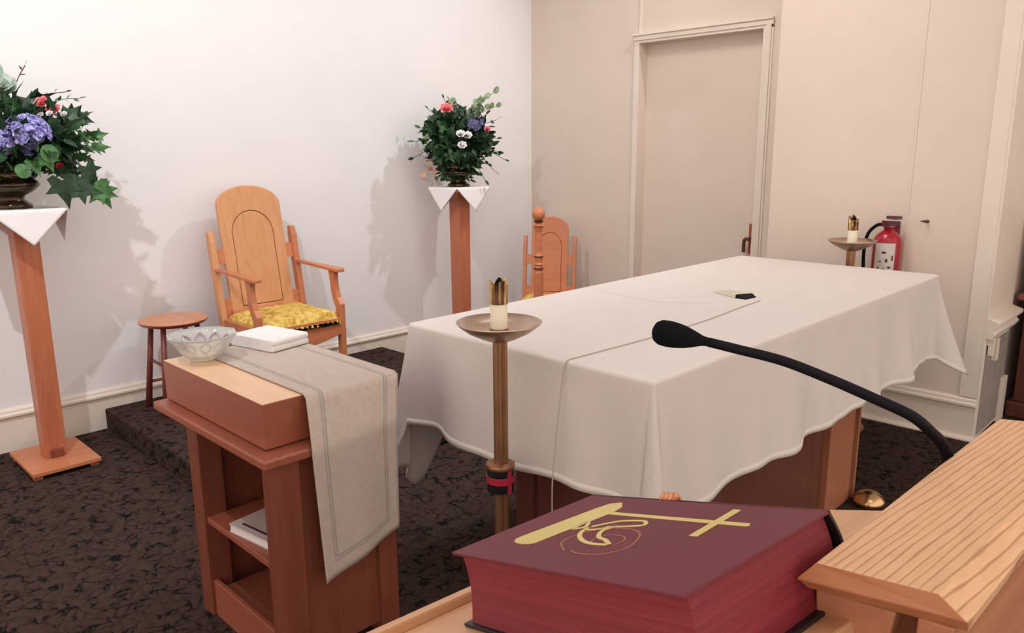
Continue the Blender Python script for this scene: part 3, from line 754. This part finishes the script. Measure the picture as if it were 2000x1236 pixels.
# --- left arrangement
rnd = random.Random(11)
t = thing('flower_arrangement', 'large arrangement of violet hydrangea, pink flowers and ivy in a dark urn at left', 'flower arrangement', (P1[0]-.03, P1[1], 1.380), 0, 'flower arrangements in urns')
urn(t)
bm, ms = bush(rnd, 560, (.02, -.02, .36), (.34, .27, .21), [(M['leaf_dark'], 7), (M['leaf_mid'], 1.6), (M['leaf_pale'], .35)], ['oval', 'ivy', 'ivy'], .05, .095, .3)
for i in range(140):
    a = rnd.random()*6.28; rr_ = rnd.uniform(.03, .17)
    put_leaf(bm, (rr_*math.cos(a), rr_*math.sin(a), rnd.uniform(.17, .32)), (math.cos(a), math.sin(a), .5), rvec(rnd), rnd.uniform(.05, .08), 'oval', .2, 0)
for p1 in ((.42, -.05, .30), (.40, -.12, .36), (.38, .05, .24), (.36, -.10, .46), (.33, -.06, .18)):
    spray(bm, rnd, (.08, -.02, .28), p1, 9, .06, 'ivy', 1 if p1[0] > .37 else 0, stem_mi=0)
obj('foliage', bm, ms, t)
bm = NB()
spray(bm, rnd, (.10, -.10, .20), (.33, -.12, .13), 4, .085, 'ivy', 0)
for p, d, s, mi in (((.20, -.16, .13), (.1, -.1, -1), .13, 0), ((.26, -.17, .10), (.9, -.1, -.25), .12, 0), ((.36, -.17, .095), (.5, 0, -1), .12, 1), ((.36, -.17, .08), (.9, 0, -.35), .10, 1), ((.32, -.16, .20), (.5, 0, -.9), .09, 0), ((.34, -.14, .10), (.6, 0, .9), .06, 0)):
    put_leaf(bm, p, d, (-.2, -1, .2), s, 'ivy', .12, mi)
obj('ivy_trail', bm, [M['leaf_dark'], M['leaf_mid']], t)
bm = NB()
for p1, n in (((-.05, -.05, .68), 7), ((.00, -.08, .64), 7), ((-.10, 0, .72), 6), ((.03, .0, .60), 5)):
    spray(bm, rnd, (0, 0, .45), p1, n, .085, 'round', 0)
obj('grey_foliage', bm, M['leaf_grey'], t)
bm = NB()
spray(bm, rnd, (.05, 0, .5), (.13, -.05, .70), 5, .030, 'oval', 0); spray(bm, rnd, (.1, 0, .5), (.30, -.05, .58), 4, .028, 'oval', 0); spray(bm, rnd, (.2, 0, .5), (.36, -.05, .55), 6, .035, 'oval', 1)
obj('berry_sprigs', bm, [M['wood_dark'], M['leaf_mid']], t)
obj('hydrangea', bloom_cluster(rnd, (.06, -.21, .36), .098, 95, .026, .95), M['violet'], t)
obj('hydrangea', bloom_cluster(rnd, (-.07, -.20, .33), .07, 55, .026, .9), M['violet'], t)
for c in ((.17, -.12, .51), (.21, -.14, .475)): obj('pink_flower', rose(rnd, c, .038), M['pink'], t)
obj('red_flower', rose(rnd, (.19, -.19, .205), .020), M['red_petal'], t)
for c in ((.25, -.15, .46), (.18, -.17, .46), (.13, -.2, .45)): obj('white_flower', rose(rnd, c, .018), M['white_petal'], t)
bm = NB()
for p in ((.06, -.24, .23), (.12, -.24, .25), (.0, -.24, .22)): put_leaf(bm, p, (.2, -.3, -.8), (0, -1, .2), .075, 'ivy' if p[0] else 'round', .1)
put_leaf(bm, (.11, -.30, .31), (.2, -.1, -.9), (0, -1, .25), .09, 'round', .05)
obj('broad_leaf', bm, M['leaf_mid'], t)
# --- arrangement behind the altar
t = thing('flower_arrangement', 'round arrangement of dark leaves with a pink rose on the pedestal behind the altar', 'flower arrangement', (P2[0], P2[1], 1.380), 0, 'flower arrangements in urns')
u2 = urn(t); u2.scale = (.95, .95, .9)
Q = (math.sin(R(48)), -math.cos(R(48)))  # picture-right direction seen from the aisle
def q(r, f, z): return (Q[0]*r-Q[1]*-f*1.0*0-f*.66, Q[1]*r-f*.75, z)
bm, ms = bush(rnd, 760, q(.0, .02, .35), (.26, .26, .23), [(M['leaf_dark'], 9), (M['leaf_mid'], .9), (M['leaf_pale'], .2)], ['oval', 'oval', 'ivy'], .045, .085, .2)
for i in range(170):
    a = rnd.random()*6.28; rr_ = rnd.uniform(.02, .15)
    put_leaf(bm, (rr_*math.cos(a), rr_*math.sin(a), rnd.uniform(.06, .28)), (math.cos(a), math.sin(a), -.5), rvec(rnd), rnd.uniform(.04, .07), 'oval', .2, 0)
for p1, n, mi, s in ((q(.30, .05, .26), 8, 0, .05), (q(.36, .0, .20), 7, 0, .05), (q(.27, .1, .12), 8, 0, .045), (q(.30, .0, .36), 6, 0, .05), (q(-.34, .0, .22), 6, 0, .055), (q(-.33, .05, .34), 8, 1, .05), (q(-.28, .05, .44), 8, 1, .05), (q(-.22, 0, .58), 7, 0, .05), (q(-.10, 0, .66), 7, 0, .045), (q(.22, 0, .54), 6, 0, .05), (q(.30, 0, .50), 5, 0, .055), (q(.20, .1, .05), 7, 0, .05)):
    spray(bm, rnd, q(0, .05, .32), p1, n, s, 'oval', mi, stem_mi=0)
obj('foliage', bm, ms, t)
bm = NB()
for p1 in (q(.13, 0, .62), q(.22, 0, .66), q(.28, 0, .70), q(-.06, 0, .64), q(.30, 0, .60)):
    spray(bm, rnd, q(.03, 0, .42), p1, 8, .055, 'round', 0)
obj('pale_foliage', bm, M['leaf_pale'], t)
bm = NB()
for p1 in (q(-.26, -.05, .10), q(-.20, -.05, .03), q(-.22, -.05, .20)):
    spray(bm, rnd, q(-.10, 0, .24), p1, 7, .045, 'round', 0)
obj('peach_leaves', bm, M['leaf_peach'], t)
obj('rose', rose(rnd, q(-.08, .22, .56), .05), M['pink'], t)
obj('pink_bud', rose(rnd, q(.22, .12, .42), .028), M['pink'], t)
for c in (q(.02, .29, .38), q(.07, .28, .37), q(.03, .30, .30)): obj('white_flower', rose(rnd, c, .036), M['white_petal'], t)
obj('violet_flower', bloom_cluster(rnd, q(.13, .22, .45), .06, 50, .022, .9), M['violet_dark'], t)

# ---------------------------------------------------------------- credence cabinet
t = thing('credence_table', 'reddish-brown wooden cabinet with open shelf and boxed top holding the glass bowl', 'side table', (1.02, 2.0, 0))
# local frame: x 0..  y 0..
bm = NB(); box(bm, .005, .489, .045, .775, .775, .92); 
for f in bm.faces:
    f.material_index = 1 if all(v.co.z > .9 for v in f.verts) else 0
obj('top_box', bm, [M['wood_red_y'], M['wood_top_lit']], t, .004)
bm = NB(); box(bm, -.040, .43, -.028, .79, .742, .772); obj('flange', bm, M['wood_red_y'], t, .006)
for nm, (a, b, c, d) in dict(a=(.0, .085, -.005, .075), b=(.0, .085, .535, .615), c=(.36, .435, -.005, .075), d=(.36, .435, .535, .615)).items():
    bm = NB(); box(bm, a, b, c, d, 0 if nm != 'x' else .2, .742); obj('leg', bm, M['wood_red'], t, .004)
bm = NB(); box(bm, .085, .36, .012, .03, .05, .742); obj('end_panel', bm, M['wood_red'], t)
bm = NB(); box(bm, .085, .36, .58, .60, .05, .742); obj('end_panel', bm, M['wood_red'], t)
bm = NB(); box(bm, .385, .405, .075, .535, .05, .742); obj('back_panel', bm, M['wood_red'], t)
bm = NB(); box(bm, .01, .40, .075, .535, .365, .388); obj('shelf', bm, M['wood_red_y'], t, .003)
bm = NB(); box(bm, .03, .36, .075, .535, .08, .10); box(bm, .012, .03, .075, .535, .0, .14); obj('plinth', bm, M['wood_red_y'], t, .003)
# closed book on the shelf
t = thing('shelf_book', 'pale grey hardback book with a dark stripe on the shelf of the side table', 'book', (1.135, 2.27, .3885), R(8))
bm = NB(); box(bm, -.085, .085, -.115, .115, 0, .003); box(bm, -.085, .085, -.115, .115, .028, .031); box(bm, .085, .088, -.115, .115, 0, .031)
obj('cover', bm, M['grey_cover'], t, .001)
bm = NB(); box(bm, -.081, .085, -.112, .112, .003, .028); obj('pages', bm, M['paper'], t)
bm = NB(); box(bm, -.062, -.053, -.085, .075, .031, .0318); obj('stripe', bm, M['ink'], t)

# runner cloth: across the top and down the near end
def runner_bm():
    bm = NB(); uvl = bm.loops.layers.uv.new('UVMap')
    W, n, m = .35, 26, 70
    # path along v from the hanging hem up and over the top towards the far end
    hang = .565; top = .735; Lt = hang+top; g_ = []
    for j in range(m+1):
        v = Lt*j/m; row = []
        for i in range(n+1):
            u = W*i/n
            if v < hang:
                s = 1-v/hang; dd = hang-v       # distance fallen from the box edge
                k = min(1, dd/.165)
                y = 2.028-.068*k**.9-.006*s+.006*math.sin(u*24+.6)*s
                z = .9235-dd*(.90 if dd < .165 else 1)+(0 if dd < .165 else -.0)+(.0165 if dd >= .165 else .0)*0
                if dd >= .165: z = .9235-.165*.90-(dd-.165)
                kk = min(1, dd/.17); xl = 1.157-.037*kk+.030*s; xr = 1.509-.058*kk-.012*s
                x = xl+(xr-xl)*u/W
                z += .030*s*(u/W)-.06*s*(1-u/W)
            else:
                x = 1.157+u; y = 2.035+(v-hang); z = .9240
                if v-hang < .02: y = 2.028+(v-hang)*1.35
            row.append((bm.verts.new((x, y, z)), u, v))
        g_.append(row)
    for j in range(m):
        for i in range(n):
            q4 = (g_[j][i], g_[j][i+1], g_[j+1][i+1], g_[j+1][i])
            f = bm.faces.new([a[0] for a in q4])
            for lp, a in zip(f.loops, q4): lp[uvl].uv = (a[1], a[2])
    return bm
tag(obj('table_runner', runner_bm(), M['runner'], smooth=True, solid=.002), 'beige linen runner with blue-grey border lines hanging over the side table', 'cloth')
# folded towel
bm = NB()
def slab(bm, cx, cy, z0, w, d, h, rot, n=10):
    """rounded soft slab: fold on the +x side"""
    prof = []
    for i in range(n+1):
        a = -math.pi/2+math.pi*i/n; prof.append((w/2-h/2+h/2*math.cos(a), h/2+h/2*math.sin(a)))
    prof += [(-w/2+.006, h), (-w/2, h*.85), (-w/2, h*.62), (-w/2+.007, h*.5), (-w/2, h*.38), (-w/2, h*.12), (-w/2+.006, 0)]
    c, s = math.cos(rot), math.sin(rot)
    prism(bm, prof, lambda a, b, dd: (cx+a*c-(dd-d/2)*s, cy+a*s+(dd-d/2)*c, z0+b), d)
slab(bm, 1.395, 2.685, .926, .25, .175, .046, R(90+12))
tag(obj('folded_towel', bm, M['terry'], bev=.008, seg=3, smooth=False), 'thick folded white towel on the side table beside the glass bowl', 'towel')
# glass bowl
t = thing('glass_bowl', 'pressed clear glass bowl with scalloped rim on the side table', 'bowl', (1.130, 2.668, .9255))
bm = NB()
wv = lambda a, z: 1+.035*max(0, (z-.03)/.06)*math.cos(10*a)
lathe(bm, [(0, 0), (.046, 0), (.052, .004), (.070, .020), (.090, .045), (.106, .072), (.117, .088), (.116, .092), (.103, .080), (.085, .054), (.065, .028), (.042, .012), (0, .010)], 80, wave=wv)
obj('bowl_body', bm, M['glass'], t, smooth=True)
M['glass_pattern'] = mat('amethyst_glass', (.42, .34, .39), .2, 0, .5)
bm = NB()
for k in range(10):
    a = 2*math.pi*k/10; pts = []
    for s in range(9):
        f = s/8; r_ = .062+.036*f; z = .030+.042*f; da = .22*math.sin(f*math.pi)
        pts.append((r_*.985, a+da, z))
    tube(bm, [(r_*math.cos(b), r_*math.sin(b), z+.003) for r_, b, z in pts], .0030, 5)
    tube(bm, [(r_*math.cos(2*a-b), r_*math.sin(2*a-b), z+.003) for r_, b, z in pts], .0030, 5)
obj('leaf_pattern', bm, M['glass_pattern'], t, smooth=True)

# ---------------------------------------------------------------- ambo, book, gooseneck microphone
PSI, AL = -0.1005, 0.298
BC = Vector((0.629, 0.446, 1.246))
uu = Vector((math.cos(PSI), math.sin(PSI), 0)); vv = Vector((-math.sin(PSI)*math.cos(AL), math.cos(PSI)*math.cos(AL), -math.sin(AL))); nn = uu.cross(vv)
ta, ca_, sa_ = math.tan(AL), math.cos(AL), math.sin(AL)
amb = thing('ambo', 'oak reading stand with slanted desk and thick plank cap in the near right corner', 'lectern', (BC.x, BC.y, 0), PSI)
TH = .088
def dk(x, v, n):   # desk-plane coordinates to ambo-local coordinates
    return (x, v*ca_+n*sa_, BC.z-v*sa_+n*ca_)
bm = NB(); hexa(bm, [dk(-.30, -.20, -TH-.028), dk(.405, -.20, -TH-.028), dk(.345, .238, -TH-.028), dk(-.30, .238, -TH-.028), dk(-.30, -.20, -TH), dk(.405, -.20, -TH), dk(.345, .238, -TH), dk(-.30, .238, -TH)])
obj('desk', bm, M['oak_desk'], amb, .003)
bm = NB(); hexa(bm, [dk(-.30, .239, -TH-.03), dk(.344, .239, -TH-.03), dk(.341, .258, -TH-.03), dk(-.30, .258, -TH-.03), dk(-.30, .239, -TH+.012), dk(.344, .239, -TH+.012), dk(.341, .258, -TH+.012), dk(-.30, .258, -TH+.012)])
obj('book_ledge', bm, M['oak_desk'], amb, .004)
# cap plank, near end and front edge chamfered
pt = R(8); yaw = R(3.6)
def pk(x, s, z):   # plank coordinates: x along, s across (rising), z normal
    y = -s*math.cos(pt)+z*math.sin(pt); zz = s*math.sin(pt)+z*math.cos(pt)
    c, s2 = math.cos(yaw), math.sin(yaw)
    return (.046+x*c-y*s2, -.189+x*s2+y*c, 1.275+zz)
L = .56
bm = NB()
T = [pk(0, 0, 0), pk(0, .108, 0), pk(L, .060, 0), pk(L, 0, 0)]
Mid = [pk(-.002, -.018, -.016), pk(-.006, .124, -.016), pk(L, .105, -.016), pk(L, -.004, -.014)]
# near end chamfer A .. outer, long front-edge chamfer, thickness and underside
A0, A1 = pk(-.004, -.018, -.018), pk(.000, .126, -.018)
B0, B1 = pk(L, -.004, -.006), pk(L, .126, -.018)
T0, T1, T2, T3 = pk(.002, .0, 0), pk(.002, .104, 0), pk(L, .104, 0), pk(L, .004, 0)
U0, U1, U2, U3 = pk(.010, -.014, -.032), pk(.012, .122, -.032), pk(L, .122, -.032), pk(L, 0, -.032)
V = [bm.verts.new(p) for p in (T0, T1, T2, T3, A0, A1, B1, B0, U0, U1, U2, U3)]
for k, f in enumerate(((0, 1, 2, 3), (0, 4, 5, 1), (1, 5, 6, 2), (3, 7, 4, 0), (4, 8, 9, 5), (5, 9, 10, 6), (7, 11, 8, 4), (2, 6, 7, 3), (6, 10, 11, 7), (8, 11, 10, 9))):
    bm.faces.new([V[i] for i in f]).material_index = 1 if k in (1, 4) else 0
obj('cap_plank', bm, [M['oak'], M['oak_end']], amb, .0012)
bm = NB()
hexa(bm, [(.075, -.292, .0), (.60, -.262, .0), (.60, -.240, .0), (.075, -.268, .0), (.058, -.305, 1.262), (.60, -.275, 1.262), (.60, -.250, 1.250), (.062, -.275, 1.256)])
obj('front_panel', bm, M['oak_panel'], amb, .002)
bm = NB()
prism(bm, [(-.180, 1.236), (-.255, 1.248), (-.250, 1.21), (-.235, 1.16), (-.215, 1.08), (-.205, 1.02), (-.185, 1.02), (-.186, 1.12), (-.184, 1.19)], lambda a, b, d: (.068+d, a, b), .022)
obj('end_bracket', bm, M['oak_panel'], amb, .002)
bm = NB(); box(bm, -.25, .38, -.19, .17, 0, .06); obj('base', bm, M['oak_panel'], amb, .004)
for x in (-.24, .35):
    bm = NB(); hexa(bm, [(x, -.19, .06), (x+.025, -.19, .06), (x+.025, .16, .06), (x, .16, .06), (x, -.17, 1.165), (x+.025, -.17, 1.165), (x+.025, .19, 1.055), (x, .19, 1.055)]); obj('side_panel', bm, M['oak_panel'], amb, .003)

# the book
bk = thing('lectionary_book', 'thick dark red book with gold cross on its cover and red page edges', 'book')
bk.matrix_world = Matrix(((uu.x, vv.x, nn.x, BC.x), (uu.y, vv.y, nn.y, BC.y), (uu.z, vv.z, nn.z, BC.z), (0, 0, 0, 1)))
W2, L2 = .1175, .171
bm = NB(); box(bm, -W2, W2, -L2, L2, -.0035, 0); obj('front_cover', bm, M['crimson'], bk, .0008)
bm = NB(); box(bm, -W2, W2, -L2-.003, L2+.003, -TH+.0008, -TH+.0045); obj('back_cover', bm, M['black'], bk, .0008)
bm = NB()
n = 14; A, B = [], []
prof = []
for i in range(n+1):   # fore edge slightly hollow, spine rounded
    f = i/n; z = -TH+.0045+(TH-.008)*f
    prof.append((-W2+.010+.005*math.sin(f*math.pi)-.004*(1-f), z))
for i in range(n+1):
    f = 1-i/n; z = -TH+.0045+(TH-.008)*f
    prof.append((W2-.006+.006*math.sin(f*math.pi)+.002*(1-f), z))
prism(bm, prof, lambda a, b, d: (a, -L2+.006+d, b), 2*L2-.012)
obj('page_block', bm, M['pages'], bk, 0)
bm = NB(); prof = []
for i in range(13):
    f = i/12; prof.append((W2-.002+.013*math.sin(f*math.pi)+.004*(1-f), -TH+.0008+(TH-.0008)*f))
for i in range(13):
    f = 1-i/12; prof.append((W2-.006+.013*math.sin(f*math.pi)+.004*(1-f), -TH+.0008+(TH-.0008)*f))
prism(bm, prof, lambda a, b, d: (a, -L2+d, b), 2*L2)
obj('spine', bm, M['black'], bk, 0)
def flat(pts, z0, z1):
    bm = NB(); prism(bm, pts, lambda a, b, d: (a, b, z0+d), z1-z0); return bm
cap = [(-.063+.009*math.cos(R(a))*0, 0) for a in ()]
bar = [(.092, .0935), (.0846, .1080), (.0645, .1124), (0, .1190), (-.047, .1245), (-.058, .1235), (-.066, .1165), (-.0685, .1070), (-.0685, .0975), (-.0655, .0890), (-.0600, .0850), (-.03, .0828), (.0, .0795), (.0575, .0745), (.076, .0790)]
obj('gold_bar', flat(bar, .0001, .0006), M['gold'], bk)
obj('gold_cross', flat([(.0475, .0745), (.0562, .0742), (.0582, -.1167), (.0515, -.1205), (.0486, -.1170)], .0001, .0006), M['gold'], bk)
obj('gold_cross', flat([(.0085, -.0775), (.0085, -.0880), (.0955, -.0805), (.0965, -.0700)], .0002, .0007), M['gold'], bk)
def ribbon(pts, w, z0, z1):
    P_ = smoothpath([(a, b, 0) for a, b in pts], 6); bm = NB(); Lf, Rt = [], []
    for i, p in enumerate(P_):
        tt = (P_[min(i+1, len(P_)-1)]-P_[max(i-1, 0)]).normalized(); nrm = Vector((-tt.y, tt.x, 0))
        Lf.append((p+nrm*w/2)[:2]); Rt.append((p-nrm*w/2)[:2])
    A = [[bm.verts.new((x, y, z)) for x, y in S] for S in (Lf, Rt) for z in (z0, z1)]
    for i in range(len(Lf)-1):
        bm.faces.new((A[1][i], A[1][i+1], A[3][i+1], A[3][i])); bm.faces.new((A[0][i], A[0][i+1], A[1][i+1], A[1][i])); bm.faces.new((A[2][i], A[2][i+1], A[3][i+1], A[3][i]))
        bm.faces.new((A[0][i], A[0][i+1], A[2][i+1], A[2][i]))
    return bm
obj('swirl', ribbon([(-.0685, .0277), (-.050, .052), (-.0245, .0559), (.0022, .0374), (.010, .005), (-.0034, -.0218), (-.0399, -.037), (-.0640, -.022), (-.0700, .004), (-.0660, .020)], .0026, .0001, .0003), M['faint_gold'], bk)
obj('swirl', ribbon([(-.046, .012), (-.030, .022), (-.014, .016), (-.012, -.004), (-.0225, -.0165), (-.040, -.016)], .0022, .0001, .0003), M['faint_gold'], bk)
for pts, w_ in (([(-.010, .078), (.0, .068), (.0100, .0720), (.0168, .0790), (.004, .080), (-.010, .078)], .0035), ([(.0, .062), (-.020, .054), (-.036, .034), (-.0419, .0133), (-.0395, -.008)], .0042), ([(-.0383, -.010), (-.028, .006), (-.022, .022), (-.004, .034), (.012, .030)], .0040),
                ([(.0041, .0600), (.022, .046), (.0310, .0350), (.0369, .0089), (.0260, -.002), (.018, .010), (.008, .040)], .0036), ([(-.008, .060), (-.002, .046), (.012, .030)], .0034)):
    obj('gold_emblem', ribbon(pts, w_*1.35, .0001, .0006), M['gold'], bk)
bm = NB()
for k in range(4): tube(bm, [(W2-.004, .03+.007*k, -.004), (W2+.006, .031+.007*k, .004), (W2+.012, .032+.007*k, -.012)], .0035, 6)
obj('ribbon_marker', bm, noise_mat('orange_ribbon', (.55, .14, .05), (.75, .35, .18), 120, .5), bk, smooth=True)

# gooseneck microphone on the ambo
t = thing('gooseneck_microphone', 'black gooseneck microphone with foam windscreen reaching over the red book', 'microphone', (BC.x, BC.y, 0), PSI)
pts = [(.430, -.160, 1.20), (.430, -.156, 1.262), (.4200, -.1500, 1.285), (.4040, -.1435, 1.3006), (.3767, -.1279, 1.3251), (.3399, -.0922, 1.3488), (.3011, -.0576, 1.3717), (.2533, -.022, 1.3959), (.2035, .0108, 1.413), (.172, .030, 1.4235)]
bm = NB(); sp_ = smoothpath(pts, 8); tube(bm, sp_, [.0078-.0020*(i/(len(sp_)-1)) for i in range(len(sp_))], 14)
obj('gooseneck', bm, M['mic_metal'], t, smooth=True)
bm = NB(); a = Vector((.172, .030, 1.4235)); b = Vector((.1140, .0625, 1.4400)); d = (b-a)
fr = [(0, .0052), (.12, .0062), (.30, .0105), (.45, .0135), (.60, .0152), (.75, .0158), (.88, .0150), (.96, .0118), (1.0, .0070), (1.015, .0015)]
tube(bm, [a+d*f*1.04 for f, r in fr], [r for f, r in fr], 24)
obj('windscreen', bm, M['mic'], t, smooth=True)
bm = NB(); lathe(bm, [(0, 1.155), (.022, 1.155), (.022, 1.168), (.012, 1.178), (.010, 1.215), (0, 1.215)], 20, (.430, -.160, 0)); obj('mount', bm, M['mic_metal'], t, smooth=True)

# brass dome on the carpet
bm = NB(); lathe(bm, [(0, 0), (.070, 0), (.074, .01), (.068, .032), (.045, .056), (.018, .066), (0, .068)], 40)
o = obj('brass_dome', bm, M['brass'], smooth=True); o.location = (3.585, 1.160, 0)
tag(o, 'small polished brass dome on the carpet beside the altar leg', 'brass dome')
